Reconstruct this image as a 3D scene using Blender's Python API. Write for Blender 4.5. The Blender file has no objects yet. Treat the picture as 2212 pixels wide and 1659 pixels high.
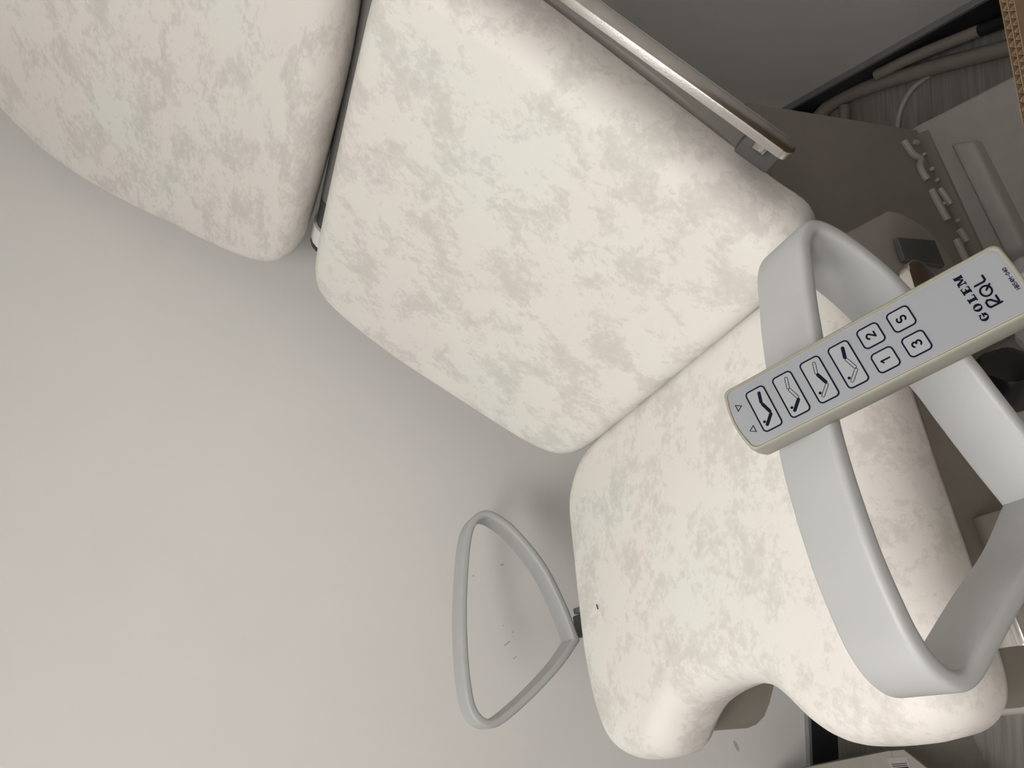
import bpy, bmesh, math, random
from mathutils import Vector, Matrix

# ------------------------------------------------------------------ camera, light, exposure
scn = bpy.context.scene
col = scn.collection
CAM_H = 1.437
PITCH = math.radians(21.5)          # looking down
YAW = math.radians(3.4)             # turned right of the back wall's normal
fh = Vector((math.sin(YAW), math.cos(YAW), 0)); rt = Vector((math.cos(YAW), -math.sin(YAW), 0)); zz = Vector((0, 0, 1))
fw = fh*math.cos(PITCH) - zz*math.sin(PITCH)
pu = fh*math.sin(PITCH) + zz*math.cos(PITCH)
cd = bpy.data.cameras.new('camera')
cam = bpy.data.objects.new('camera', cd); col.objects.link(cam)
cd.sensor_width = 36.0; cd.lens = 36.0*1662/2212; cd.clip_start = 0.02
m3 = Matrix((-pu, rt, -fw)).transposed()          # phone held upright, picture stored on its side
cam.matrix_world = Matrix.Translation((0, 0, CAM_H)) @ m3.to_4x4()
scn.camera = cam

wd = bpy.data.worlds.new('world'); scn.world = wd; wd.use_nodes = True
wd.node_tree.nodes['Background'].inputs[0].default_value = (0.8, 0.82, 0.85, 1)
wd.node_tree.nodes['Background'].inputs[1].default_value = 0.05
scn.view_settings.view_transform = 'Standard'; scn.view_settings.look = 'None'
scn.view_settings.exposure = 0.0; scn.view_settings.gamma = 1.0
scn.view_settings.use_curve_mapping = False
LAMP_POWER = 15.2                                 # emission of the ceiling panel diffusers
random.seed(4)

# ------------------------------------------------------------------ materials
def new_mat(name):
    m = bpy.data.materials.new(name); m.use_nodes = True
    return m, m.node_tree, m.node_tree.nodes['Principled BSDF']
def plain(name, c, rough=.5, metal=0., noise=0., nscale=40., bump=0., bscale=200., spec=.5):
    m, nt, b = new_mat(name)
    b.inputs['Base Color'].default_value = (*c, 1); b.inputs['Roughness'].default_value = rough
    b.inputs['Metallic'].default_value = metal; b.inputs['Specular IOR Level'].default_value = spec
    tc = nt.nodes.new('ShaderNodeTexCoord')
    if noise > 0:
        n = nt.nodes.new('ShaderNodeTexNoise'); n.inputs['Scale'].default_value = nscale; n.inputs['Detail'].default_value = 4
        nt.links.new(tc.outputs['Object'], n.inputs['Vector'])
        r = nt.nodes.new('ShaderNodeValToRGB')
        r.color_ramp.elements[0].position = .3; r.color_ramp.elements[1].position = .7
        r.color_ramp.elements[0].color = (*[max(0, x*(1-noise)) for x in c], 1)
        r.color_ramp.elements[1].color = (*[min(1, x*(1+noise)) for x in c], 1)
        nt.links.new(n.outputs['Fac'], r.inputs[0]); nt.links.new(r.outputs[0], b.inputs['Base Color'])
    if bump > 0:
        n2 = nt.nodes.new('ShaderNodeTexNoise'); n2.inputs['Scale'].default_value = bscale; n2.inputs['Detail'].default_value = 3
        nt.links.new(tc.outputs['Object'], n2.inputs['Vector'])
        bp = nt.nodes.new('ShaderNodeBump'); bp.inputs['Strength'].default_value = bump; bp.inputs['Distance'].default_value = .001
        nt.links.new(n2.outputs['Fac'], bp.inputs['Height']); nt.links.new(bp.outputs[0], b.inputs['Normal'])
    return m
def upholstery(name, stretch, ang=0., tint=1.):
    """cream leatherette printed with ragged grey-beige mottling"""
    m, nt, b = new_mat(name); N = nt.nodes; L = nt.links
    b.inputs['Roughness'].default_value = .55; b.inputs['Specular IOR Level'].default_value = .3
    tc = N.new('ShaderNodeTexCoord'); mp = N.new('ShaderNodeMapping'); mp.inputs['Scale'].default_value = stretch
    mp.inputs['Rotation'].default_value = (0, 0, ang)
    L.new(tc.outputs['Object'], mp.inputs['Vector'])
    def noise(s, d, r=.5, dist=0.):
        n = N.new('ShaderNodeTexNoise'); n.inputs['Scale'].default_value = s; n.inputs['Detail'].default_value = d
        n.inputs['Roughness'].default_value = r; n.inputs['Distortion'].default_value = dist
        L.new(mp.outputs[0], n.inputs['Vector']); return n.outputs['Fac']
    big = noise(16, 3, .6, .4); fine = noise(90, 10, .78, .35); tone = noise(5, 2)
    a = N.new('ShaderNodeMath'); a.operation = 'MULTIPLY_ADD'; a.inputs[1].default_value = 1.0
    L.new(big, a.inputs[0]); L.new(fine, a.inputs[2])
    r = N.new('ShaderNodeValToRGB'); e = r.color_ramp.elements
    e[0].position = .0; e[1].position = 1.
    s = N.new('ShaderNodeMapRange'); s.inputs[1].default_value = .95; s.inputs[2].default_value = 1.17
    L.new(a.outputs[0], s.inputs[0]); L.new(s.outputs[0], r.inputs[0])
    e[0].color = (.745*tint, .728*tint, .692*tint, 1); e[1].color = (.620*tint, .603*tint, .568*tint, 1)
    k = e.new(.22); k.color = (.74*tint, .723*tint, .687*tint, 1)
    k = e.new(.34); k.color = (.690*tint, .672*tint, .636*tint, 1)
    r2 = N.new('ShaderNodeValToRGB'); r2.color_ramp.elements[0].color = (1., .965, .965, 1); r2.color_ramp.elements[1].color = (.985, 1., .985, 1)
    r2.color_ramp.elements[0].position = .35; r2.color_ramp.elements[1].position = .65
    L.new(tone, r2.inputs[0])
    mx = N.new('ShaderNodeMix'); mx.data_type = 'RGBA'; mx.blend_type = 'MULTIPLY'; mx.inputs[0].default_value = 1.
    L.new(r.outputs[0], mx.inputs[6]); L.new(r2.outputs[0], mx.inputs[7]); L.new(mx.outputs[2], b.inputs['Base Color'])
    n2 = N.new('ShaderNodeTexNoise'); n2.inputs['Scale'].default_value = 420; n2.inputs['Detail'].default_value = 2
    L.new(tc.outputs['Object'], n2.inputs['Vector'])
    bp = N.new('ShaderNodeBump'); bp.inputs['Strength'].default_value = .12; bp.inputs['Distance'].default_value = .0006
    L.new(n2.outputs['Fac'], bp.inputs['Height']); L.new(bp.outputs[0], b.inputs['Normal'])
    return m
def emit(name, c, power):
    m = bpy.data.materials.new(name); m.use_nodes = True; nt = m.node_tree
    for n in list(nt.nodes): nt.nodes.remove(n)
    o = nt.nodes.new('ShaderNodeOutputMaterial'); e = nt.nodes.new('ShaderNodeEmission')
    e.inputs[0].default_value = (*c, 1); e.inputs[1].default_value = power
    nt.links.new(e.outputs[0], o.inputs[0]); return m
def wood_floor(name):
    m, nt, b = new_mat(name); N = nt.nodes; L = nt.links
    b.inputs['Roughness'].default_value = .55
    tc = N.new('ShaderNodeTexCoord'); mp = N.new('ShaderNodeMapping'); mp.inputs['Scale'].default_value = (1.2, 26, 4)
    oi = N.new('ShaderNodeObjectInfo'); ad = N.new('ShaderNodeVectorMath'); ad.operation = 'ADD'
    cx = N.new('ShaderNodeCombineXYZ'); mu = N.new('ShaderNodeMath'); mu.operation = 'MULTIPLY'; mu.inputs[1].default_value = 9.
    L.new(oi.outputs['Random'], mu.inputs[0]); L.new(mu.outputs[0], cx.inputs[0]); L.new(mu.outputs[0], cx.inputs[1])
    L.new(tc.outputs['Object'], ad.inputs[0]); L.new(cx.outputs[0], ad.inputs[1]); L.new(ad.outputs[0], mp.inputs['Vector'])
    n = N.new('ShaderNodeTexNoise'); n.inputs['Scale'].default_value = 3.5; n.inputs['Detail'].default_value = 6; n.inputs['Roughness'].default_value = .62
    L.new(mp.outputs[0], n.inputs['Vector'])
    r = N.new('ShaderNodeValToRGB'); e = r.color_ramp.elements
    e[0].position = .3; e[0].color = (.20, .19, .172, 1); e[1].position = .72; e[1].color = (.36, .343, .315, 1)
    L.new(n.outputs['Fac'], r.inputs[0]); L.new(r.outputs[0], b.inputs['Base Color'])
    return m
M = dict(
    seat=upholstery('seat_leatherette', (1, .9, 1)),
    back=upholstery('backrest_leatherette', (1, 1, 1), .4),
    head=upholstery('head_leatherette', (1.9, .8, 1.9), .2, .97),
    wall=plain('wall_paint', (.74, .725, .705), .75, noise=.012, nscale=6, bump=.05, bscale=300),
    wall_dim=plain('darkened_unseen_wall', (.42, .40, .38), .8, noise=.012, nscale=6),  # walls out of view, darkened to cut bounced light
    scuff=plain('wall_scuff', (.50, .47, .43), .8, noise=.1),
    ceiling=plain('ceiling_paint', (.8, .8, .79), .9, noise=.01),
    skirting=plain('anthracite_skirting', (.022, .022, .026), .45, noise=.1),
    skirt_edge=plain('skirting_edge', (.22, .215, .22), .5, noise=.05),
    floor=wood_floor('grey_wood_plank'),
    subfloor=plain('plank_joint', (.03, .028, .025), .9, noise=.1),
    loop=plain('light_grey_polyurethane', (.41, .415, .415), .42, noise=.02, nscale=30, bump=.06, bscale=700),
    pan=plain('olive_brown_pan', (.19, .17, .145), .55, noise=.04),
    hingeplate=plain('warm_grey_plate', (.25, .222, .208), .5, noise=.03),
    shell=plain('grey_painted_shell', (.30, .28, .26), .5, noise=.03),
    shell_light=plain('pale_grey_housing', (.36, .34, .315), .5, noise=.03),
    column=plain('column_cover', (.22, .195, .17), .5, noise=.03),
    letter=plain('letter_lit_top_plastic', (.33, .31, .285), .5, noise=.02),  # paler than the cover: light on the letter tops put into the colour
    steel=plain('brushed_steel', (.62, .60, .57), .27, 1., noise=.06, nscale=60, bump=.08, bscale=500),
    chrome=plain('chrome', (.75, .74, .72), .12, 1., noise=.02),
    dark=plain('dark_grey_plastic', (.06, .06, .058), .5, noise=.08),
    frame=plain('dark_frame_paint', (.16, .155, .15), .5, noise=.05),
    black=plain('black_rubber', (.008, .008, .01), .4, noise=.2),
    white=plain('white_plastic', (.72, .72, .70), .4, noise=.02),
    remote=plain('beige_handset_shell', (.32, .31, .262), .45, noise=.015),
    label=plain('handset_membrane', (.245, .255, .272), .35, noise=.01),
    key=plain('handset_key', (.275, .287, .30), .35, noise=.01),
    ink=plain('dark_blue_print', (.005, .005, .016), .7, noise=.05, spec=.08),
    card=plain('corrugated_board', (.22, .145, .08), .85, noise=.08, nscale=25),
    flute=plain('fluting_paper', (.30, .21, .125), .9, noise=.1, nscale=60),
    parcel=plain('shaded_parcel_board', (.26, .24, .215), .8, noise=.05),  # board colour darkened to stand for the shade on the parcel
    paper=plain('parcel_label_paper', (.30, .285, .265), .7, noise=.02),
    cable=plain('grey_cable_sheath', (.42, .40, .38), .5, noise=.03),
    tube=plain('grey_brown_tube_enamel', (.28, .245, .22), .35, noise=.04),
    lamp=emit('lamp_diffuser', (1., .975, .94), LAMP_POWER),
)
def bag_mat():
    m, nt, b = new_mat('clear_film')
    b.inputs['Base Color'].default_value = (.85, .85, .85, 1); b.inputs['Roughness'].default_value = .15
    b.inputs['Transmission Weight'].default_value = .75; b.inputs['IOR'].default_value = 1.2
    n = nt.nodes.new('ShaderNodeTexNoise'); n.inputs['Scale'].default_value = 30
    bp = nt.nodes.new('ShaderNodeBump'); bp.inputs['Strength'].default_value = .4
    nt.links.new(n.outputs['Fac'], bp.inputs['Height']); nt.links.new(bp.outputs[0], b.inputs['Normal'])
    return m
M['bag'] = bag_mat()

# ------------------------------------------------------------------ helpers
def link(name, me, mat, parent=None, smooth=True, loc=None):
    for p in me.polygons: p.use_smooth = smooth
    o = bpy.data.objects.new(name, me); me.name = name; col.objects.link(o)
    me.materials.append(M[mat] if isinstance(mat, str) else mat)
    if parent: o.parent = parent
    if loc is not None: o.location = loc
    return o
def from_bm(name, bm, mat, parent=None, smooth=True, autos=35, loc=None):
    bmesh.ops.recalc_face_normals(bm, faces=bm.faces)
    if smooth and autos:
        for e in bm.edges:
            if len(e.link_faces) == 2 and e.calc_face_angle(0) > math.radians(autos): e.smooth = False
    me = bpy.data.meshes.new(name); bm.to_mesh(me); bm.free()
    return link(name, me, mat, parent, smooth, loc)
def tag(o, label=None, cat=None, group=None, kind=None):
    if label: o['label'] = label
    if cat: o['category'] = cat
    if group: o['group'] = group
    if kind: o['kind'] = kind
    return o
def empty(name, loc, rz=0.):
    o = bpy.data.objects.new(name, None); col.objects.link(o); o.location = loc; o.rotation_euler = (0, 0, rz)
    o.empty_display_size = .1
    return o
def add_box(bm, c, size, rot=None, bevel=0., seg=2):
    r = bmesh.ops.create_cube(bm, size=1.)
    v = r['verts']
    bmesh.ops.scale(bm, vec=size, verts=v)
    if bevel > 0:
        es = list({e for q in v for e in q.link_edges})
        rr = bmesh.ops.bevel(bm, geom=es, offset=bevel, segments=seg, affect='EDGES', profile=.5)
        v = list({q for f in rr['faces'] for q in f.verts} | {q for q in v if q.is_valid})
    if rot is not None: bmesh.ops.transform(bm, matrix=rot.to_4x4(), verts=v)
    bmesh.ops.translate(bm, vec=c, verts=v)
    return v
def box(name, c, size, mat, parent=None, rot=None, bevel=.002, seg=2):
    bm = bmesh.new(); add_box(bm, c, size, rot, bevel, seg)
    return from_bm(name, bm, mat, parent)
def add_prism(bm, pts, frame, t0, t1, bevel=0., seg=2):
    """polygon pts (a,b) in frame=(origin,ea,eb,n), extruded from t0 to t1 along n"""
    o, ea, eb, n = frame
    lo = [bm.verts.new(o+ea*a+eb*b+n*t0) for a, b in pts]
    hi = [bm.verts.new(o+ea*a+eb*b+n*t1) for a, b in pts]
    k = len(pts)
    bm.faces.new(lo[::-1]); f1 = bm.faces.new(hi)
    for i in range(k): bm.faces.new((lo[i], lo[(i+1) % k], hi[(i+1) % k], hi[i]))
    if bevel > 0:
        es = [e for e in f1.edges]
        bmesh.ops.bevel(bm, geom=es, offset=bevel, segments=seg, affect='EDGES', profile=.5)
def prism(name, pts, frame, t0, t1, mat, parent=None, bevel=0., seg=2):
    bm = bmesh.new(); add_prism(bm, pts, frame, t0, t1, bevel, seg)
    return from_bm(name, bm, mat, parent)
def catmull(pts, per=6, closed=False, sharp=()):
    P = [Vector(p) for p in pts]; n = len(P); out = []
    rng = n if closed else n-1
    for i in range(rng):
        p1, p2 = P[i], P[(i+1) % n]
        p0 = P[i-1] if (closed or i > 0) else p1*2-p2
        p3 = P[(i+2) % n] if (closed or i+2 < n) else p2*2-p1
        if i in sharp: p0 = p1*2-p2
        if (i+1) % n in sharp: p3 = p2*2-p1
        for k in range(per):
            t = k/per
            out.append(.5*((2*p1)+(p2-p0)*t+(2*p0-5*p1+4*p2-p3)*t*t+(3*p1-p0-3*p2+p3)*t**3))
    if not closed: out.append(P[-1].copy())
    return out
def resample(pts, n):
    k = len(pts); d = [0.]
    for i in range(k): d.append(d[-1]+(pts[(i+1) % k]-pts[i]).length)
    out = []; j = 0
    for i in range(n):
        s = d[-1]*i/n
        while d[j+1] < s: j += 1
        t = (s-d[j])/max(1e-9, d[j+1]-d[j]); out.append(pts[j].lerp(pts[(j+1) % k], t))
    return out
def add_tube(bm, path, r, seg=12, caps=True, closed=False):
    P = [Vector(p) for p in path]; n = len(P); rings = []
    up = None
    for i in range(n):
        a = P[i-1] if (i > 0 or closed) else P[0]; b = P[(i+1) % n] if (i < n-1 or closed) else P[-1]
        d = (b-a).normalized()
        if up is None:
            up = Vector((0, 0, 1)) if abs(d.z) < .9 else Vector((1, 0, 0))
        s = d.cross(up).normalized(); up = s.cross(d).normalized()
        rr = r[i] if isinstance(r, (list, tuple)) else r
        rings.append([bm.verts.new(P[i]+(s*math.cos(2*math.pi*k/seg)+up*math.sin(2*math.pi*k/seg))*rr) for k in range(seg)])
    for i in range(n if closed else n-1):
        A, B = rings[i], rings[(i+1) % n]
        for k in range(seg): bm.faces.new((A[k], A[(k+1) % seg], B[(k+1) % seg], B[k]))
    if caps and not closed:
        bm.faces.new(rings[0][::-1]); bm.faces.new(rings[-1])
def tube(name, path, r, mat, parent=None, seg=12, closed=False):
    bm = bmesh.new(); add_tube(bm, path, r, seg, True, closed)
    return from_bm(name, bm, mat, parent)

# ------------------------------------------------------------------ the room
WX, WY = .790, 1.528               # right wall, back wall
XL, YB, ZC = -2.7, -2.0, 2.62
def room_box(name, lo, hi, mat):
    bm = bmesh.new(); add_box(bm, [(a+b)/2 for a, b in zip(lo, hi)], [b-a for a, b in zip(lo, hi)])
    return tag(from_bm(name, bm, mat, None, False), kind='structure')
room_box('wall_back', (XL-.1, WY, 0), (WX+.1, WY+.1, ZC), 'wall')
room_box('wall_right', (WX, YB-.1, 0), (WX+.1, WY, ZC), 'wall')
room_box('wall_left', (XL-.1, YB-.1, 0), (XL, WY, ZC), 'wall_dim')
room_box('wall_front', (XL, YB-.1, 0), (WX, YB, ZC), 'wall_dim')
room_box('ceiling', (XL-.1, YB-.1, ZC), (WX+.1, WY+.1, ZC+.1), 'ceiling')
flo = room_box('floor', (XL-.1, YB-.1, -.1), (WX+.1, WY+.1, -.004), 'subfloor')
PW, PLN = .182, 1.22
pm = None; row = 0; y = WY
while y > YB:
    x = WX - (row*.41 % PLN) + PLN
    while x > XL:
        x0, x1 = max(x-PLN, XL), min(x, WX); y0 = max(y-PW, YB)
        if x1-x0 > .02:
            full = abs((x1-x0)-PLN) < 1e-6 and abs((y-y0)-PW) < 1e-6
            if full and pm is not None: o = bpy.data.objects.new('plank', pm); col.objects.link(o); o.parent = flo; o.location = ((x0+x1)/2, (y0+y)/2, -.0025)
            else:
                bm = bmesh.new(); add_box(bm, (0, 0, 0), (x1-x0-.0010, y-y0-.0010, .005))
                o = from_bm('plank', bm, 'floor', flo, False, loc=((x0+x1)/2, (y0+y)/2, -.0025))
                if full: pm = o.data
        x -= PLN
    y -= PW; row += 1
for nm, lo, hi in (('baseboard_back', (XL, WY-.014, 0), (WX-.014, WY, .08)), ('baseboard_right', (WX-.014, YB, 0), (WX, WY, .08))):
    b = room_box(nm, lo, hi, 'skirting')
    bm = bmesh.new(); add_box(bm, ((lo[0]+hi[0])/2, (lo[1]+hi[1])/2, .084), (hi[0]-lo[0], hi[1]-lo[1], .008))
    from_bm('top_lip', bm, 'skirt_edge', b, False)

def ceiling_panel(x, y, sx, sy, label):
    t = empty('ceiling_lamp', (x, y, ZC-.035))
    bm = bmesh.new()
    for dx, dy, w, d in ((0, sy/2+.012, sx+.048, .024), (0, -sy/2-.012, sx+.048, .024), (sx/2+.012, 0, .024, sy), (-sx/2-.012, 0, .024, sy)):
        add_box(bm, (dx, dy, .0175), (w, d, .035))
    from_bm('frame', bm, 'white', t, False)
    bm = bmesh.new(); add_box(bm, (0, 0, .018), (sx, sy, .012)); from_bm('diffuser', bm, 'lamp', t, False)
    tag(t, label, 'ceiling lamp', 'ceiling lamps')
ceiling_panel(-.38, -.10, .6, .6, 'square white ceiling lamp panel above the camera')
ceiling_panel(-.45, -1.05, .9, .6, 'long white fill light panel added unseen behind the camera')  # unseen panel, added to brighten the wall and the near sides
ceiling_panel(-1.7, .60, .6, .6, 'square white ceiling lamp panel near the left wall')

# ------------------------------------------------------------------ treatment chair
L0, W0 = .36, .81                  # chair's foot point in the chair-aligned frame
RZ = math.radians(21.2)
ca, sa = math.cos(RZ), math.sin(RZ)
def to_world(l, w, z=0.): return Vector((l*ca-w*sa, l*sa+w*ca, z))
chair = empty('treatment_chair', to_world(L0, W0), RZ)
tag(chair, 'cream mottled leatherette examination chair with grey loop armrests on a pale housing', 'chair')
def C(l, w, up): return Vector((l-L0, w-W0, CAM_H+up))
HINGE = C(.367, .81, -.58)
def frame_at(o, deg):
    a = math.radians(deg)
    return o, Vector((math.cos(a), 0, math.sin(a))), Vector((0, 1, 0)), Vector((-math.sin(a), 0, math.cos(a)))
F_BACK = frame_at(HINGE, 49.6)
F_SEAT = frame_at(HINGE, -5.3)
H2 = HINGE + F_BACK[1]*.56
F_HEAD = frame_at(H2, 62)

def cushion(name, outline, fr, T, mat, wrinkle=None, rnd=.038, npt=220, drop=.045, crown=.004):
    o, ea, eb, n = fr
    pts = [p.to_2d() for p in catmull([(a, b, 0) for a, b in outline], 6, True)]
    pts = resample(pts, npt)
    ar = sum(pts[i-1].x*pts[i].y-pts[i].x*pts[i-1].y for i in range(npt))
    if ar < 0: pts = pts[::-1]
    def inset(P, d, sm=.25):
        out = []
        for i in range(len(P)):
            t = (P[(i+1) % npt]-P[i-1]); nn = Vector((-t.y, t.x)).normalized(); out.append(P[i]+nn*d)
        return [out[i]*(1-2*sm)+(out[i-1]+out[(i+1) % npt])*sm for i in range(npt)]
    bm = bmesh.new(); rings = []
    def ring(P, h, wr=0.):
        rings.append([bm.verts.new(o+ea*p.x+eb*p.y+n*(h-(wr*wrinkle(p, i) if wrinkle else 0))) for i, p in enumerate(P)])
    b2 = inset(inset(pts, .010), .012)
    ring(b2, -T); ring(inset(pts, .010), -T+.006); ring(inset(pts, .003), -T+.018); ring(pts, -drop)
    K = 9; prev = 0.; P = pts
    for k in range(1, K+1):
        th = math.pi/2*k/K
        d = rnd*(1-math.cos(th)); h = -drop+drop*math.sin(th)
        P = inset(P, d-prev, .2); prev = d
        ring(P, h, math.sin(math.pi*k/K))
    for A, B in zip(rings[:-1], rings[1:]):
        for i in range(npt): bm.faces.new((A[i], A[(i+1) % npt], B[(i+1) % npt], B[i]))
    bm.faces.new(rings[0][::-1]); top = bm.faces.new(rings[-1])
    bmesh.ops.triangulate(bm, faces=[top])
    ob = from_bm(name, bm, mat, chair, True, 0)
    return ob

BACK = [(0.566, -0.027), (0.567, 0.159), (0.566, 0.282), (0.56, 0.347), (0.544, 0.382), (0.511, 0.402), (0.458, 0.413), (0.365, 0.418), (0.265, 0.408), (0.166, 0.397), (0.088, 0.386), (0.036, 0.367), (0.011, 0.338), (0.0, 0.3), (-0.004, 0.2), (-0.006, 0), (-0.006, -0.164), (-0.002, -0.24), (0.01, -0.281), (0.036, -0.298), (0.077, -0.296), (0.138, -0.298), (0.257, -0.3), (0.379, -0.302), (0.458, -0.3), (0.515, -0.29), (0.548, -0.273), (0.562, -0.228), (0.565, -0.137)]
cushion('backrest_cushion', BACK, F_BACK, .095, 'back')
HEADO = [(0.012, -0.092), (0.015, 0.022), (0.022, 0.18), (0.028, 0.285), (0.036, 0.34), (0.054, 0.372), (0.087, 0.394), (0.156, 0.407), (0.224, 0.405), (0.308, 0.405), (0.385, 0.398), (0.455, 0.376), (0.505, 0.338), (0.545, 0.29), (0.585, 0.2), (0.603, 0.09), (0.605, 0.03), (0.602, -0.037), (0.582, -0.129), (0.545, -0.198), (0.503, -0.242), (0.45, -0.277), (0.385, -0.296), (0.3, -0.303), (0.2, -0.303), (0.1, -0.296), (0.054, -0.276), (0.028, -0.242), (0.016, -0.184)]
cushion('head_cushion', HEADO, F_HEAD, .09, 'head')
SEATO = [(0.03, -0.161), (0.032, 0.05), (0.032, 0.26), (0.016, 0.327), (-0.018, 0.37), (-0.058, 0.39), (-0.14, 0.391), (-0.232, 0.39), (-0.305, 0.386), (-0.369, 0.371), (-0.416, 0.349), (-0.444, 0.318), (-0.455, 0.275), (-0.456, 0.232), (-0.453, 0.195), (-0.442, 0.17), (-0.424, 0.15), (-0.403, 0.119), (-0.389, 0.08), (-0.381, 0.038), (-0.378, -0.008), (-0.382, -0.045), (-0.39, -0.07), (-0.404, -0.091), (-0.42, -0.109), (-0.435, -0.132), (-0.444, -0.157), (-0.447, -0.188), (-0.446, -0.229), (-0.442, -0.264), (-0.428, -0.29), (-0.405, -0.301), (-0.372, -0.303), (-0.317, -0.303), (-0.266, -0.302), (-0.219, -0.3), (-0.12, -0.298), (-0.045, -0.298), (0.004, -0.292), (0.024, -0.262)]
def notch_wrinkle(p, i):
    d = (Vector((p.x, p.y))-Vector((-.405, .10))).length
    return .005*math.exp(-(d/.035)**2)*math.sin(i*1.9) if d < .1 else 0.
cushion('seat_cushion', SEATO, F_SEAT, .095, 'seat', notch_wrinkle, npt=260)

# pans and frames under the cushions
def shell(name, outline, fr, t0, t1, mat, bevel=.012):
    pts = [(p.x, p.y) for p in resample([q.to_2d() for q in catmull([(a, b, 0) for a, b in outline], 6, True)], 90)]
    return prism(name, pts, fr, t0, t1, mat, chair, 0)
shell('backrest_pan', [(.53, 0), (.53, .30), (.48, .34), (.3, .35), (.1, .33), (.05, .28), (.04, 0), (.055, -.20), (.09, -.262), (.15, -.286), (.3, -.296), (.48, -.28), (.53, -.24)], F_BACK, -.128, -.096, 'shell')
shell('head_pan', [(.50, 0), (.46, .24), (.36, .33), (.2, .34), (.08, .30), (.05, .2), (.05, 0), (.05, -.2), (.08, -.25), (.2, -.28), (.36, -.26), (.46, -.18)], F_HEAD, -.12, -.0905, 'shell')
shell('seat_pan', [(-.01, 0), (-.01, .28), (-.06, .345), (-.3, .345), (-.40, .31), (-.425, .26), (-.42, .205), (-.40, .175), (-.36, .145), (-.29, .11), (-.25, .04), (-.245, -.03), (-.27, -.11), (-.35, -.17), (-.415, -.20), (-.42, -.235), (-.39, -.268), (-.3, -.282), (-.06, -.28), (-.01, -.23)], F_SEAT, -.19, -.0955, 'pan')

# hinge bar seen in the gap between head and backrest
def hb(name, w0, w1, r, mat, dn=-.075, ds=.012):
    o, e, b, n = F_BACK
    c = H2 + n*dn + e*ds
    return tube(name, [c+b*w0, c+b*w1], r, mat, chair, 16)
hb('hinge_bar', -.25, .205, .026, 'frame'); hb('hinge_block', .207, .272, .026, 'dark'); hb('hinge_cap', .274, .318, .030, 'white'); hb('hinge_seal', .320, .330, .030, 'black')
# bellows at the seat hinge
hbo = HINGE + Vector((.012, 0, -.075))
for k in range(4):
    tube('spring_ring', [hbo+Vector((.018*math.cos(a), .30+.011*k, .018*math.sin(a))) for a in [2*math.pi*j/16 for j in range(16)]], .0035, 'frame', chair, 8, True)
tube('hinge_axle', [hbo+Vector((0, -.27, 0)), hbo+Vector((0, .36, 0))], .012, 'frame', chair, 12)

# loop armrests
LOOP_FAR = [(0.095, -0.5816), (0.1549, -0.5682), (0.2221, -0.5444), (0.281, -0.5072), (0.3099, -0.4793), (0.3233, -0.4525), (0.3099, -0.4277), (0.2686, -0.4101), (0.1777, -0.3915), (0.1054, -0.3832), (0.0496, -0.3812), (0.0124, -0.3853), (-0.0083, -0.4008), (-0.0103, -0.4256), (0.0186, -0.4814), (0.0599, -0.5423)]
LOOP_NEAR = [(.087, -.588), (.128, -.567), (.165, -.550), (.193, -.537), (.254, -.499), (.284, -.472), (.301, -.448), (.303, -.431), (.289, -.418), (.262, -.410), (.220, -.400), (.136, -.3855), (.066, -.3835), (.022, -.388), (.000, -.393), (-.015, -.401), (-.0235, -.4135), (-.0215, -.429), (-.007, -.452), (.020, -.493), (.050, -.542)]
def armrest(LOOP, wc, side, hw):
    bm = bmesh.new()
    path = catmull([(a, 0, b) for a, b in LOOP], 8, True, sharp=(0,))
    n = len(path); ht, r = .0065, .0048
    sec = []
    for cx, cz, a0 in ((hw-r, ht-r, 0), (-hw+r, ht-r, 90), (-hw+r, -ht+r, 180), (hw-r, -ht+r, 270)):
        for j in range(5):
            a = math.radians(a0+j*22.5); sec.append((cx+r*math.cos(a), cz+r*math.sin(a)))
    rings = []
    for i in range(n):
        t1 = (path[i]-path[i-1]).normalized(); t2 = (path[(i+1) % n]-path[i]).normalized()
        t = (t1+t2).normalized(); nrm = Vector((-t.z, 0, t.x)); k = 1/max(.5, t1.dot(t))
        p = C(path[i].x, wc, path[i].z)
        rings.append([bm.verts.new(p+Vector((0, 1, 0))*x+nrm*(z*k)) for x, z in sec])
    for i in range(n):
        A, B = rings[i], rings[(i+1) % n]
        for k in range(len(sec)): bm.faces.new((A[k], A[(k+1) % len(sec)], B[(k+1) % len(sec)], B[k]))
    ob = from_bm('armrest', bm, 'loop', chair, True, 50)
    if side < 0: a = C(.122, wc, -.604)
    else: a = C(.083, wc, -.690)
    if side > 0:
        box('armrest_post', C(.083, wc, -.645), (.030, .034, .100), 'pan', ob, bevel=.003)
        box('armrest_mount', C(.083, wc+.065, -.690), (.036, .150, .030), 'pan', ob, bevel=.003)
    else: box('armrest_mount', a+Vector((-.004, .045*side, -.010)), (.038, .110, .034), 'dark', ob, bevel=.003)
    if side < 0: box('armrest_bracket', a+Vector((.021, .05*side, .004)), (.010, .09, .012), 'frame', ob, bevel=.002)
    return ob
armrest(LOOP_NEAR, .3975, 1, .0275); armrest(LOOP_FAR, 1.2765, -1, .0265)

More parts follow.
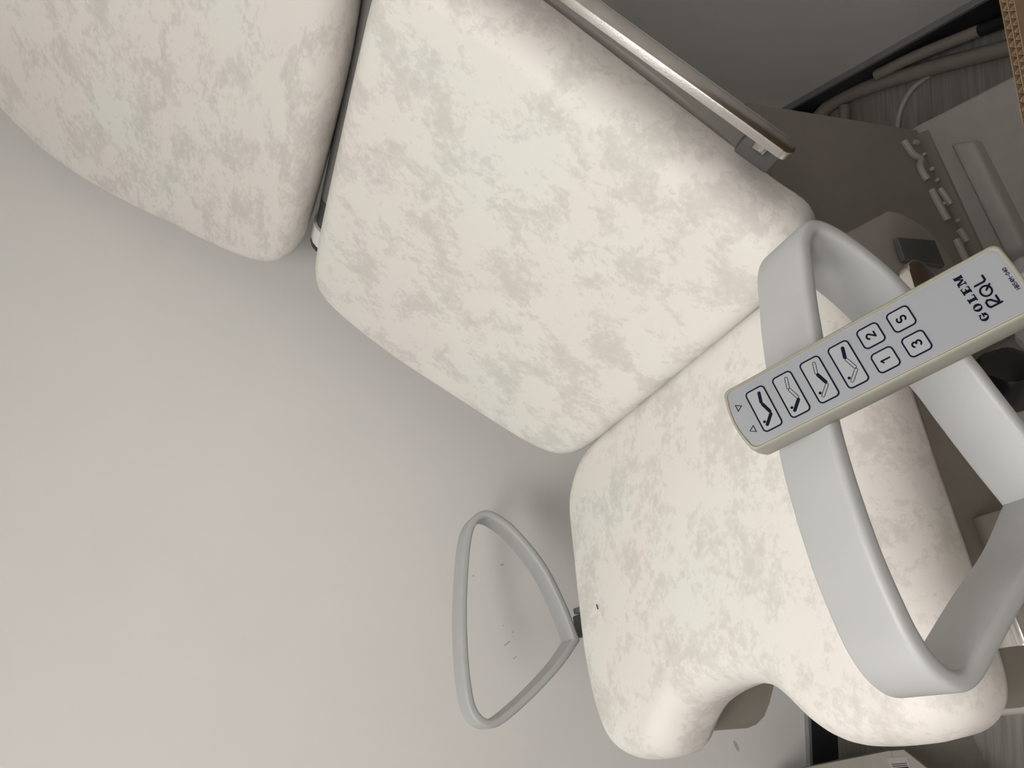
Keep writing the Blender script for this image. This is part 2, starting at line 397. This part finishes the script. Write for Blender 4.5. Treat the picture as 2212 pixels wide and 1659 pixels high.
# steel side rails (flat bars with rounded ends) on the near side
def rail(name, p0, p1, w, hh, th):
    """flat bar between two (l, up) points, tall hh in its own plane, thick th across the chair"""
    a = C(p0[0], w, p0[1]); b = C(p1[0], w, p1[1]); e = (b-a).normalized(); n = Vector((-e.z, 0, e.x)); ln = (b-a).length
    pts = []
    for k in range(13): t = math.pi/2+math.pi*k/12; pts.append((hh/2+hh/2*math.cos(t), hh/2*math.sin(t)))
    for k in range(13): t = -math.pi/2+math.pi*k/12; pts.append((ln-hh/2+hh/2*math.cos(t), hh/2*math.sin(t)))
    bm = bmesh.new(); add_prism(bm, pts, (a, e, n, Vector((0, -1, 0))), -th/2, th/2, .0018, 2)
    ob = from_bm(name, bm, 'steel', chair)
    return ob, a, e, n
r1, a, e, n = rail('side_rail', (.4577, -.5352), (.745, -.1771), .455, .0235, .010)
for s in (.028, .36):
    box('rail_clamp', a+e*s+Vector((0, .026, -.004))-n*.016, (.042, .036, .018), 'dark', r1, rot=Matrix((e, (0, 1, 0), n)).transposed(), bevel=.003)
    bm = bmesh.new(); add_tube(bm, [a+e*s+Vector((0, .012, 0))-n*.006, a+e*s+Vector((0, .020, 0))+n*.002], .008, 14); from_bm('clamp_bolt', bm, 'chrome', r1)
r2, a, e, n = rail('side_rail', (.336, -.634), (.240, -.6215), .452, .030, .012)
box('rail_clamp', a+e*.03+Vector((0, .022, .004)), (.036, .032, .022), 'chrome', r2, rot=Matrix((e, (0, 1, 0), n)).transposed(), bevel=.002)
bm = bmesh.new(); add_box(bm, C(.004, .450, -.592), (.036, .008, .030), None, .002); add_box(bm, C(.004, .474, -.606), (.036, .044, .004), None, .001)
from_bm('chrome_bracket', bm, 'steel', chair)

# hinge side plate and grey block beside the seat joint
F_W = lambda w: (C(0, w, 0), Vector((1, 0, 0)), Vector((0, 0, 1)), Vector((0, -1, 0)))
def wplate(name, pts, w, t, mat, sm=True, bevel=.002):
    P = [(p.x, p.y) for p in catmull([(a, b, 0) for a, b in pts], 5, True)] if sm else pts
    return prism(name, P, F_W(w), -t/2, t/2, mat, chair, bevel)
wplate('hinge_plate', [(.380, -.585), (.397, -.612), (.434, -.689), (.433, -.705), (.427, -.719), (.418, -.732), (.406, -.742), (.39, -.752), (.36, -.757), (.335, -.74), (.322, -.70), (.325, -.65), (.345, -.60)], .50, .012, 'hingeplate', False)
wplate('cover_strip', [(.47, -.555), (.44, -.575), (.40, -.615), (.385, -.605), (.42, -.56), (.45, -.535)], .53, .010, 'shell')
wplate('grip_block', [(.392, -.673), (.393, -.728), (.360, -.727), (.364, -.671)], .4875, .006, 'dark', False)

# base: tall column cover standing on a long pale housing
ZP = -(CAM_H-.30)
hous = prism('base_housing', [(.822, .74), (.812, .705), (.735, .44), (.70, .40), (-.08, .42), (-.122, .47), (-.122, 1.02), (-.07, 1.10), (.72, 1.12), (.80, 1.05)], (C(0, 0, -CAM_H), Vector((1, 0, 0)), Vector((0, 1, 0)), Vector((0, 0, 1))), .03, .30, 'shell_light', chair, .012, 3)
prism('housing_rib', [(.728, .655), (.705, .622), (.40, .618), (.40, .650)], (C(0, 0, ZP), Vector((1, 0, 0)), Vector((0, 1, 0)), Vector((0, 0, 1))), -.002, .026, 'shell_light', hous, .010, 3)
prism('housing_step', [(.800, .715), (.79, .690), (.40, .690), (.40, .715)], (C(0, 0, ZP), Vector((1, 0, 0)), Vector((0, 1, 0)), Vector((0, 0, 1))), -.002, .006, 'column', hous, .003, 2)
for lx in (-.06, .72):
    for wy in (.50, 1.02):
        tube('levelling_foot', [C(lx, wy, -CAM_H), C(lx, wy, -CAM_H+.031)], .022, 'black', hous, 14)
colm = prism('column_cover', [(.811, .714), (.805, .708), (.40, .708), (.40, 1.0), (.805, 1.0), (.811, .99)], (C(0, 0, -CAM_H), Vector((1, 0, 0)), Vector((0, 1, 0)), Vector((0, 0, 1))), .299, .66, 'column', chair, .006, 2)
prism('lift_column', [(.46, .74), (.76, .74), (.76, .98), (.46, .98)], (C(0, 0, -CAM_H), Vector((1, 0, 0)), Vector((0, 1, 0)), Vector((0, 0, 1))), .66, .70, 'dark', chair)
prism('underframe', [(.06, .66), (.48, .66), (.48, 1.0), (.06, 1.0)], (C(0, 0, -CAM_H), Vector((1, 0, 0)), Vector((0, 1, 0)), Vector((0, 0, 1))), .66, .695, 'frame', chair, .004)
MARKS = [[(.770, -1.086), (.757, -1.089), (.743, -1.095), (.735, -1.107), (.721, -1.098), (.705, -1.097), (.692, -1.101)], [(.773, -1.111), (.772, -1.118)], [(.749, -1.119), (.745, -1.121)], [(.720, -1.122), (.715, -1.125)], [(.697, -1.124), (.693, -1.126)],
         [(.671, -1.100), (.641, -1.102), (.612, -1.106)], [(.676, -1.120), (.666, -1.124), (.656, -1.127), (.645, -1.130)], [(.648, -1.114), (.644, -1.116)], [(.616, -1.128), (.612, -1.130)], [(.574, -1.105), (.558, -1.106), (.530, -1.107)], [(.596, -1.124), (.586, -1.127), (.572, -1.129)]]
for q in MARKS:
    pth = catmull([(a, 0, b) for a, b in q], 4)
    tube('raised_letter_lit_top', [C(p.x, .704, p.z) for p in pth], .0058 if len(q) > 2 else .0045, 'letter', colm, 10)  # highlights along the embossed letters' tops, shaped as pale strokes
# black ribbed knob beside the column
bm = bmesh.new(); kc = C(.288, .61, -.938); ax = Vector((.5, -.75, .45)).normalized()
sx = ax.cross(Vector((0, 0, 1))).normalized(); sy = sx.cross(ax)
prof = [(0, -.03), (.036, -.03), (.040, -.024), (.040, .012), (.034, .022), (.020, .026), (0, .026)]
SEG = 36; rings = []
for r, h in prof:
    if r == 0: rings.append([bm.verts.new(kc+ax*h)]); continue
    rings.append([bm.verts.new(kc+ax*h+(sx*math.cos(2*math.pi*k/SEG)+sy*math.sin(2*math.pi*k/SEG))*(r*(1.0 if (k//3) % 2 else .93))) for k in range(SEG)])
for A, B in zip(rings[:-1], rings[1:]):
    for k in range(SEG):
        if len(A) == 1: bm.faces.new((A[0], B[k], B[(k+1) % SEG]))
        elif len(B) == 1: bm.faces.new((A[k], A[(k+1) % SEG], B[0]))
        else: bm.faces.new((A[k], A[(k+1) % SEG], B[(k+1) % SEG], B[k]))
kn = from_bm('knob', bm, 'black', chair)
tube('knob_stem', [kc-ax*.031, kc-ax*.15], .016, 'white', kn, 14)

# ------------------------------------------------------------------ handset lying on the near armrest
def nrmz(v): return Vector(v).normalized()
O = Vector((.1558, .3032, -.3507))*1.07; ea = nrmz((.1565, -.826, -.5415)); nn = nrmz((-.1255, -.5604, .8186)); eb = nn.cross(ea)
hand = bpy.data.objects.new('handset', None); col.objects.link(hand); hand.empty_display_size = .05
cw = lambda v: Vector((v.x*ca-v.y*sa, v.x*sa+v.y*ca, v.z))
Xh, Yh, Zh = cw(eb), cw(-ea), cw(nn)
hm = (Matrix((Xh, Yh, Zh)).transposed()*1.1263).to_4x4(); hm.translation = cw(O)+Vector((0, 0, CAM_H))
hand.matrix_world = hm
tag(hand, 'beige handheld remote with reclining chair pictogram keys lying on the near armrest', 'remote control')
def body_ring(hx, y0, y1, bow, r, nb=10):
    """outline in handset x,y (mm): rounded box with bowed short ends"""
    pts = []
    def arc(cx, cy, a0):
        for k in range(6):
            a = math.radians(a0+90*k/5); pts.append((cx+r*math.cos(a), cy+r*math.sin(a)))
    arc(hx-r, y1-r, 0)
    for k in range(1, nb): x = (hx-r)*(1-2*k/nb); pts.append((x, y1+bow*(1-(x/(hx-r))**2)))
    arc(-hx+r, y1-r, 90); arc(-hx+r, y0+r, 180)
    for k in range(1, nb): x = -(hx-r)*(1-2*k/nb); pts.append((x, y0-.6*(1-(x/(hx-r))**2)))
    arc(hx-r, y0+r, 270)
    return pts
bm = bmesh.new(); rings = []
for hx, y0, y1, z in ((17.6, -81.5, 75, -1.2), (18.0, -82, 75.4, -1.2), (18.6, -82.6, 76, -.2), (19.4, -83.2, 76.6, -.5), (20.2, -84, 77.4, -2.0), (21.2, -84.6, 78.4, -16), (21.2, -84.6, 78.4, -27), (20, -83.5, 77.2, -29.5), (17, -80, 74, -30)):
    rings.append([bm.verts.new((x/1000, y_/1000, z/1000)) for x, y_ in body_ring(hx, y0, y1, 2.2, 4.5)])
for A, B in zip(rings[:-1], rings[1:]):
    k = len(A)
    for i in range(k): bm.faces.new((A[i], A[(i+1) % k], B[(i+1) % k], B[i]))
bm.faces.new(rings[0]); bm.faces.new(rings[-1][::-1])
from_bm('shell', bm, 'remote', hand, True, 40)
FR = (Vector((0, 0, 0)), Vector((1, 0, 0)), Vector((0, 1, 0)), Vector((0, 0, 1)))
mm = lambda pts: [(a/1000, b/1000) for a, b in pts]
memb = prism('membrane', mm(body_ring(17.4, -81.3, 74.8, 2.2, 3.2)), FR, -.00125, -.0007, 'label', hand)
def rrect(cx, cy, hx, hy, r, n=6):
    pts = []
    for sx_, sy_, a0 in ((1, 1, 0), (-1, 1, 90), (-1, -1, 180), (1, -1, 270)):
        for k in range(n+1): a = math.radians(a0+90*k/n); pts.append((cx+sx_*(hx-r)+r*math.cos(a), cy+sy_*(hy-r)+r*math.sin(a)))
    return pts
def add_band(bm, outer, inner, z0, z1):
    k = len(outer)
    vs = [[bm.verts.new((p[0]/1000, p[1]/1000, z/1000)) for p in P] for P, z in ((outer, z0), (outer, z1), (inner, z1), (inner, z0))]
    for A, B in zip(vs, vs[1:]+vs[:1]):
        for i in range(k): bm.faces.new((A[i], A[(i+1) % k], B[(i+1) % k], B[i]))
def add_flat(bm, pts, z0, z1): add_prism(bm, mm(pts), FR, z0/1000, z1/1000)
def pill(p, q, r, n=8):
    a = Vector(p); b = Vector(q); d = (b-a).normalized(); s = math.atan2(d.y, d.x); pts = []
    for k in range(n+1): t = s+math.pi/2+math.pi*k/n; pts.append((a.x+r*math.cos(t), a.y+r*math.sin(t)))
    for k in range(n+1): t = s-math.pi/2+math.pi*k/n; pts.append((b.x+r*math.cos(t), b.y+r*math.sin(t)))
    return pts
Z0, Z1, Z2 = -.75, -.45, -.36
def key(cx, cy, hx, hy):
    bm = bmesh.new(); add_flat(bm, rrect(cx, cy, hx-.3, hy-.3, 2.2), Z0, Z1); k = from_bm('key', bm, 'key', hand)
    bm = bmesh.new(); add_band(bm, rrect(cx, cy, hx, hy, 2.6), rrect(cx, cy, hx-.85, hy-.85, 1.8), Z0, Z2); from_bm('key_outline', bm, 'ink', k)
    return k
KEY_Y = (59.2, 41.8, 24.4, 7.2)
for i, cy in enumerate(KEY_Y):
    k = key(-.2, cy, 13.2, 6.2)
    # reclining figure: head dot, back, seat, legs (reading from left to right)
    segs = [((-9.4, 2.4), (-4.9, -2.2)), ((-3.2, -2.4), (2.4, -.6)), ((4.0, -.4), (9.2, -1.8))]
    bk = cy
    for j, (p, q) in enumerate(segs):
        p = (p[0], p[1]+bk); q = (q[0], q[1]+bk)
        bm = bmesh.new()
        if i == 0 or i == j+1: add_flat(bm, pill(p, q, .98), Z0, Z2)
        else: add_band(bm, pill(p, q, .98), pill(p, q, .62), Z0, Z2)
        from_bm('pictogram_bar', bm, 'ink', k)
    bm = bmesh.new(); add_flat(bm, [(-7.3+.85*math.cos(t*.5236), bk+3.1+.85*math.sin(t*.5236)) for t in range(12)], Z0, Z2); from_bm('pictogram_head', bm, 'ink', k)
def add_stroke(bm, pts, r, z0=Z0, z1=Z2):
    for p, q in zip(pts[:-1], pts[1:]): add_flat(bm, pill(p, q, r, 5), z0, z1)
def arcp(cx, cy, rx, ry, a0, a1, n=12): return [(cx+rx*math.cos(math.radians(a0+(a1-a0)*k/n)), cy+ry*math.sin(math.radians(a0+(a1-a0)*k/n))) for k in range(n+1)]
GLY = {
    '1': [[(-.9, 1.3), (.2, 2.1), (.2, -2.1)]],
    '2': [arcp(0, .95, 1.25, 1.15, 165, -25, 8)+[(-1.2, -2.0), (1.3, -2.0)]],
    '3': [arcp(-.05, 1.0, 1.2, 1.05, 150, -80, 8), arcp(-.05, -1.0, 1.3, 1.1, 80, -150, 8)],
    'S': [arcp(0, 1.0, 1.2, 1.05, 35, 250, 8)+arcp(0, -1.0, 1.25, 1.1, 70, -145, 8)]}
for ch, cx, cy in (('1', -7.5, -10.3), ('2', 7.9, -10.3), ('3', -7.5, -27.4), ('S', 8.1, -27.4)):
    k = key(cx, cy, 6.1, 6.2)
    bm = bmesh.new()
    for s in GLY[ch]: add_stroke(bm, [(cx+a*1.1, cy+b*1.1) for a, b in s], .48)
    from_bm('key_symbol', bm, 'ink', k)
for cx, d in ((7.4, 1), (-8.2, -1)):
    cy = 71.6 if cx > 0 else 70.7
    o3 = [(cx-2.3, cy+1.7*d), (cx+2.3, cy+1.7*d), (cx, cy-2.0*d)]; i3 = [(cx-1.6, cy+1.3*d), (cx+1.6, cy+1.3*d), (cx, cy-1.3*d)]
    bm = bmesh.new(); add_band(bm, o3, i3, Z0, Z2); from_bm('triangle_mark', bm, 'ink', hand)
# maker's lettering: heavy slab serifs
def glyph(name, strokes, polys=()):
    bm = bmesh.new()
    for s, r in strokes: add_stroke(bm, s, r)
    for p in polys: add_flat(bm, p, Z0, Z2)
    return from_bm(name, bm, 'ink', hand)
GB = -60.3
def slab(x0, x1, y): return [(x0, y-.28), (x1, y-.28), (x1, y+.28), (x0, y+.28)]
def stem(x, h=2.0, w=.76): return [(x-w, -h), (x+w, -h), (x+w, h), (x-w, h)]
def put(name, cx, strokes=(), polys=()):
    return glyph(name, [([(cx+a, GB+b) for a, b in s], r) for s, r in strokes], [[(cx+a, GB+b) for a, b in p] for p in polys])
def add_ringglyph(name, cx, a0, a1, extra=()):
    bm = bmesh.new(); n = 24
    for k in range(n):
        t0 = math.radians(a0+(a1-a0)*k/n); t1 = math.radians(a0+(a1-a0)*(k+1)/n)
        add_flat(bm, [(cx+2.15*math.cos(t0), GB+2.05*math.sin(t0)), (cx+2.15*math.cos(t1), GB+2.05*math.sin(t1)), (cx+.78*math.cos(t1), GB+1.6*math.sin(t1)), (cx+.78*math.cos(t0), GB+1.6*math.sin(t0))], Z0, Z2)
    for p in extra: add_flat(bm, [(cx+a, GB+b) for a, b in p], Z0, Z2)
    return from_bm(name, bm, 'ink', hand)
add_ringglyph('letter_g', -11.3, 45, 335, [slab(.1, 2.4, -.1), [(1.0, -1.8), (2.0, -1.6), (2.0, 0), (1.0, 0)], [(1.3, .7), (1.95, .7), (1.95, 1.9), (1.3, 1.5)]])
add_ringglyph('letter_o', -5.5, 0, 360)
put('letter_l', -.2, (), [stem(-.5), slab(-1.8, .8, 1.8), slab(-1.8, 2.0, -1.8), [(1.4, -1.8), (2.0, -1.8), (2.0, -.5)]])
put('letter_e', 5.0, (), [stem(-.6), slab(-1.9, 1.9, 1.8), slab(-1.9, 2.0, -1.8), slab(-.3, 1.1, 0), [(1.3, 1.8), (1.9, 1.8), (1.9, .7)], [(1.4, -1.8), (2.0, -1.8), (2.0, -.6)]])
put('letter_m', 11.0, (), [[(-2.2, -2), (-1.7, -2), (-1.7, 2), (-2.2, 2)], stem(1.9), slab(-2.9, -1.1, -1.8), slab(-2.9, -1.4, 1.8), slab(.9, 2.9, -1.8), slab(1.5, 2.9, 1.8), [(-2.2, 2), (-.8, 2), (.5, -1.4), (-.2, -1.8)], [(-.2, -1.8), (.4, -1.6), (1.9, 2), (1.4, 2)]])
RB = -67.6
glyph('letter_r', [([(-8.4, RB-3.2), (-8.4, RB+2.2), (-7.4, RB+3.0), (-5.2, RB+3.0), (-4.3, RB+2.0), (-4.9, RB+.6), (-7.6, RB-1.6)], .5), ([(-8.4, RB-1.8), (-7.2, RB-2.3), (-5.6, RB-2.4), (-4.2, RB-2.4)], .5)])
glyph('letter_q', [(arcp(.2, RB, 2.75, 2.6, 0, 360, 20), .45), ([(.6, RB-.4), (2.6, RB-3.0)], .5)])
glyph('letter_l', [([(5.0, RB+3.0), (5.0, RB-1.6), (5.8, RB-2.5), (8.2, RB-2.5)], .5)])
# small part number along the end
SM = {'H': [[(0, 0), (0, 2)], [(1, 0), (1, 2)], [(0, 1), (1, 1)]], 'B': [[(0, 0), (0, 2), (.8, 1.8), (.8, 1.2), (0, 1), (1, .8), (1, .2), (0, 0)]], '5': [[(1, 2), (0, 2), (0, 1.1), (.8, 1.2), (1, .6), (.7, 0), (0, .1)]],
      '4': [[(.8, 0), (.8, 2), (0, .7), (1.1, .7)]], 'M': [[(0, 0), (0, 2), (.6, .8), (1.2, 2), (1.2, 0)]], '-': [[(.1, 1), (.8, 1)]], '0': [[(.5, 2), (0, 1.4), (0, .6), (.5, 0), (1, .6), (1, 1.4), (.5, 2)]]}
bm = bmesh.new(); x = -6.6
for ch in 'HB54M-040':
    for s in SM[ch]: add_stroke(bm, [(x+a, -80.6+b*.9) for a, b in s], .13)
    x += 1.75 if ch == 'M' else 1.45
from_bm('part_number', bm, 'ink', hand)
# hook on the back that rests on the armrest
bm = bmesh.new(); add_tube(bm, [(-.0, .052, -.030), (0, .056, -.036), (0, .066, -.040), (0, .073, -.039)], .0045, 10)
from_bm('hook', bm, 'remote', hand)
bm = bmesh.new(); add_tube(bm, [(0, -.0815, -.017), (0, -.09, -.018), (.002, -.12, -.03), (.004, -.16, -.06)], .0035, 10); from_bm('cord', bm, 'cable', hand)

# ------------------------------------------------------------------ things along the walls
# corrugated carton standing open at the right of the camera
R0, f0 = .52, .4865; R1, f1 = .12, .4145                       # far rim, in camera-right / camera-forward metres
def cw2(R, f, z=0.): return rt*R+fh*f+Vector((0, 0, z))
ctn = empty('cardboard_carton', cw2((R0+R1)/2, .22), 0)
tag(ctn, 'tall open brown corrugated cardboard carton with a ragged rim at the right', 'box')
ZT = .82
def cl(v): return v-ctn.location
P0, P1 = cw2(R0, f0), cw2(R1, f1); ed = (P1-P0).normalized(); inn = Vector((ed.y, -ed.x, 0))
if inn.dot(-fh) < 0: inn = -inn
LEN = (P1-P0).length
WALL = .012
def liner(name, off, t, mat='card'):
    bm = bmesh.new(); fr = (cl(P0+inn*off), ed, inn, Vector((0, 0, 1)))
    add_prism(bm, [(0, 0), (LEN, 0), (LEN, t), (0, t)], fr, 0.0, ZT); return from_bm(name, bm, mat, ctn, False)
for off in (0, .0055, .011): liner('liner_sheet', off, .0007)
for off, pit, ph in ((.0031, .0082, 0.), (.0086, .0066, 1.3)):
    bm = bmesh.new(); nst = int(LEN/pit*8); prev = None
    for i in range(nst+1):
        s = LEN*i/nst; d = off+.0022*math.sin(2*math.pi*s/pit+ph)
        p = cl(P0+ed*s+inn*d); q = cl(P0+ed*s+inn*(d+.0006))
        cur = [bm.verts.new(p), bm.verts.new(p+Vector((0, 0, ZT-.001))), bm.verts.new(q+Vector((0, 0, ZT-.001))), bm.verts.new(q)]
        if prev:
            for k in range(3): bm.faces.new((prev[k], cur[k], cur[k+1], prev[k+1]))
        prev = cur
    from_bm('fluting', bm, 'flute', ctn, True, 60)
DEP = .36
def cpan(name, a, b, z0, z1, t):
    bm = bmesh.new(); d = (b-a); l = d.length; d.normalize(); nn_ = Vector((-d.y, d.x, 0))
    add_prism(bm, [(0, -t/2), (l, -t/2), (l, t/2), (0, t/2)], (cl(a), d, nn_, Vector((0, 0, 1))), z0, z1); return from_bm(name, bm, 'card', ctn, False)
Q0, Q1 = P0+inn*DEP, P1+inn*DEP
cpan('side_panel', P0+inn*.006, Q0, 0, ZT, .008); cpan('side_panel', P1+inn*.006, Q1, 0, ZT, .008); cpan('near_panel', Q0, Q1, 0, ZT, .008)
bm = bmesh.new(); add_prism(bm, [(0, .012), (LEN, .012), (LEN, DEP), (0, DEP)], (cl(P0), ed, inn, Vector((0, 0, 1))), .002, .010); from_bm('bottom_panel', bm, 'card', ctn, False)
bm = bmesh.new(); s0 = .17
sh = [cl(P0+ed*s0+Vector((0, 0, ZT-.002))), cl(P0+ed*(s0+.012)+Vector((0, 0, ZT-.004))), cl(P0+ed*(s0+.022)-inn*.012+Vector((0, 0, ZT-.02)))]
va = [bm.verts.new(p) for p in sh]; vb = [bm.verts.new(p-inn*.0008) for p in sh]
bm.faces.new(va); bm.faces.new(vb[::-1])
for i in range(3): bm.faces.new((va[i], va[(i+1) % 3], vb[(i+1) % 3], vb[i]))
from_bm('torn_shred', bm, 'flute', ctn, False)

# pale parcel by the back wall with a barcode label
par = empty('parcel_box', cw2(-.95, 1.15))
tag(par, 'pale cardboard parcel with a barcode label on the floor below the seat', 'box')
pb = lambda R, f, z=0.: cw2(R, f, z)-par.location
def slab_poly(name, pts, z0, z1, mat):
    bm = bmesh.new(); k = len(pts)
    lo = [bm.verts.new(pb(a, b, z0)) for a, b in pts]; hi = [bm.verts.new(pb(a, b, z1)) for a, b in pts]
    bm.faces.new(lo); bm.faces.new(hi)
    for i in range(k): bm.faces.new((lo[i], lo[(i+1) % k], hi[(i+1) % k], hi[i]))
    return from_bm(name, bm, mat, par, False)
slab_poly('carton_body', [(-.705, 1.110), (-.903, 1.435), (-1.245, 1.227), (-1.047, .902)], 0, .218, 'parcel')
slab_poly('lid_flap', [(-.7055, 1.109), (-.690, 1.080), (-.735, .870), (-.985, .790), (-1.0475, .901)], .214, .218, 'parcel')
def pl(name, quad, z0, z1, mat, parent=par):
    bm = bmesh.new(); a = [bm.verts.new(pb(*q, z0)) for q in quad]; b = [bm.verts.new(pb(*q, z1)) for q in quad]
    bm.faces.new(a); bm.faces.new(b)
    for i in range(4): bm.faces.new((a[i], a[(i+1) % 4], b[(i+1) % 4], b[i]))
    return from_bm(name, bm, mat, parent, False)
lab = pl('address_label', [(-.722, 1.118), (-.700, 1.072), (-.84, .985), (-.865, 1.03)], .2181, .2187, 'paper')
A_, B_ = Vector((-.722, 1.110)), Vector((-.704, 1.076)); dv = Vector((-.88, -.52)).normalized()
x = .008
for i in range(16):
    w = random.choice((.0012, .002, .0034)); p = A_+dv*x; q = B_+dv*x
    pl('barcode_bar', [p.to_tuple(), q.to_tuple(), (q+dv*w).to_tuple(), (p+dv*w).to_tuple()], .2186, .2190, 'ink', lab); x += w+random.choice((.0014, .0022))

# bent tube frame lying by the right wall
FT = empty('tube_frame', cw2(.69, 1.25))
tag(FT, 'bent grey metal tube frame lying on the floor against the right wall', 'tube frame')
fl_ = lambda R, f, z: cw2(R, f, z)-FT.location
tube('long_tube', catmull([fl_(.640, 1.56, .02), fl_(.655, 1.53, .02), fl_(.682, 1.475, .021), fl_(.687, 1.40, .022), fl_(.680, 1.30, .022), fl_(.664, 1.17, .022), fl_(.640, 1.02, .022), fl_(.625, .93, .022)], 6), .016, 'tube', FT)
tube('upper_tube', catmull([fl_(.690, 1.30, .05), fl_(.692, 1.20, .05), fl_(.684, 1.05, .05)], 6), .012, 'tube', FT)
tube('end_cap', [fl_(.684, 1.05, .05), fl_(.680, .99, .05), fl_(.676, .93, .05)], .0135, 'black', FT)
tube('short_tube', [fl_(.668, 1.425, .018), fl_(.612, 1.425, .018), fl_(.58, 1.425, .018)], .0125, 'tube', FT)
tube('foot_clip', [fl_(.632, .98, .022), fl_(.618, .90, .022)], .019, 'dark', FT)
cb = tube('floor_cable', catmull([cw2(.66, 1.20, .006), cw2(.645, 1.245, .006), cw2(.610, 1.275, .006), cw2(.555, 1.285, .006), cw2(.49, 1.275, .006)], 8), .0055, 'cable')
tag(cb, 'thin grey cable curving over the floor from the tube frame to the base', 'cable')

# crumpled film on the housing, at the right edge
bm = bmesh.new(); bmesh.ops.create_icosphere(bm, subdivisions=4, radius=1.)
random.seed(9); waves = [(Vector((random.uniform(-1, 1), random.uniform(-1, 1), random.uniform(-1, 1))).normalized(), random.uniform(4, 11), random.uniform(0, 6)) for _ in range(14)]
for v in bm.verts:
    d = v.co.normalized(); k = 1+sum(.045*abs(math.sin(d.dot(w)*f+p)) for w, f, p in waves)-.3
    v.co = Vector((d.x*.07*k, d.y*.05*k, d.z*.055*k))
fp = to_world(.40, .60, .30+.058)
film = from_bm('plastic_bag', bm, 'bag', None, True, 0, loc=fp)
tag(film, 'crumpled clear plastic bag beside the black knob', 'bag')

# lint on the seat, scuffs on the wall
o_, e_, b_, n_ = F_SEAT
lp = [chair.matrix_basis @ (o_+e_*a+b_*b+n_*.0012) for a, b in ((-.2375, .2935), (-.241, .292), (-.245, .2905))]
tag(tube('lint_thread', lp, .0008, 'black', None, 8), 'tiny dark thread of lint on the far side of the seat', 'thread')
wb = bpy.data.objects['wall_back']
for x, z, w, h, a in ((-.289, .865, .004, .010, .2), (-.306, .929, .003, .004, 0), (-.430, .845, .003, .003, 0), (-.414, .866, .002, .003, 0), (-.452, .858, .003, .018, .5), (-.483, .841, .002, .012, .6), (-.757, .291, .030, .008, .5)):
    bm = bmesh.new(); add_prism(bm, [(w/2*math.cos(t*math.pi/5)*(1+.2*math.sin(3*t)), h/2*math.sin(t*math.pi/5)) for t in range(10)],
        (Vector((x, WY-.0004, z)), Vector((math.cos(a), 0, math.sin(a))), Vector((-math.sin(a), 0, math.cos(a))), Vector((0, -1, 0))), -.0002, .0003)
    from_bm('scuff_mark', bm, 'scuff', wb, False)
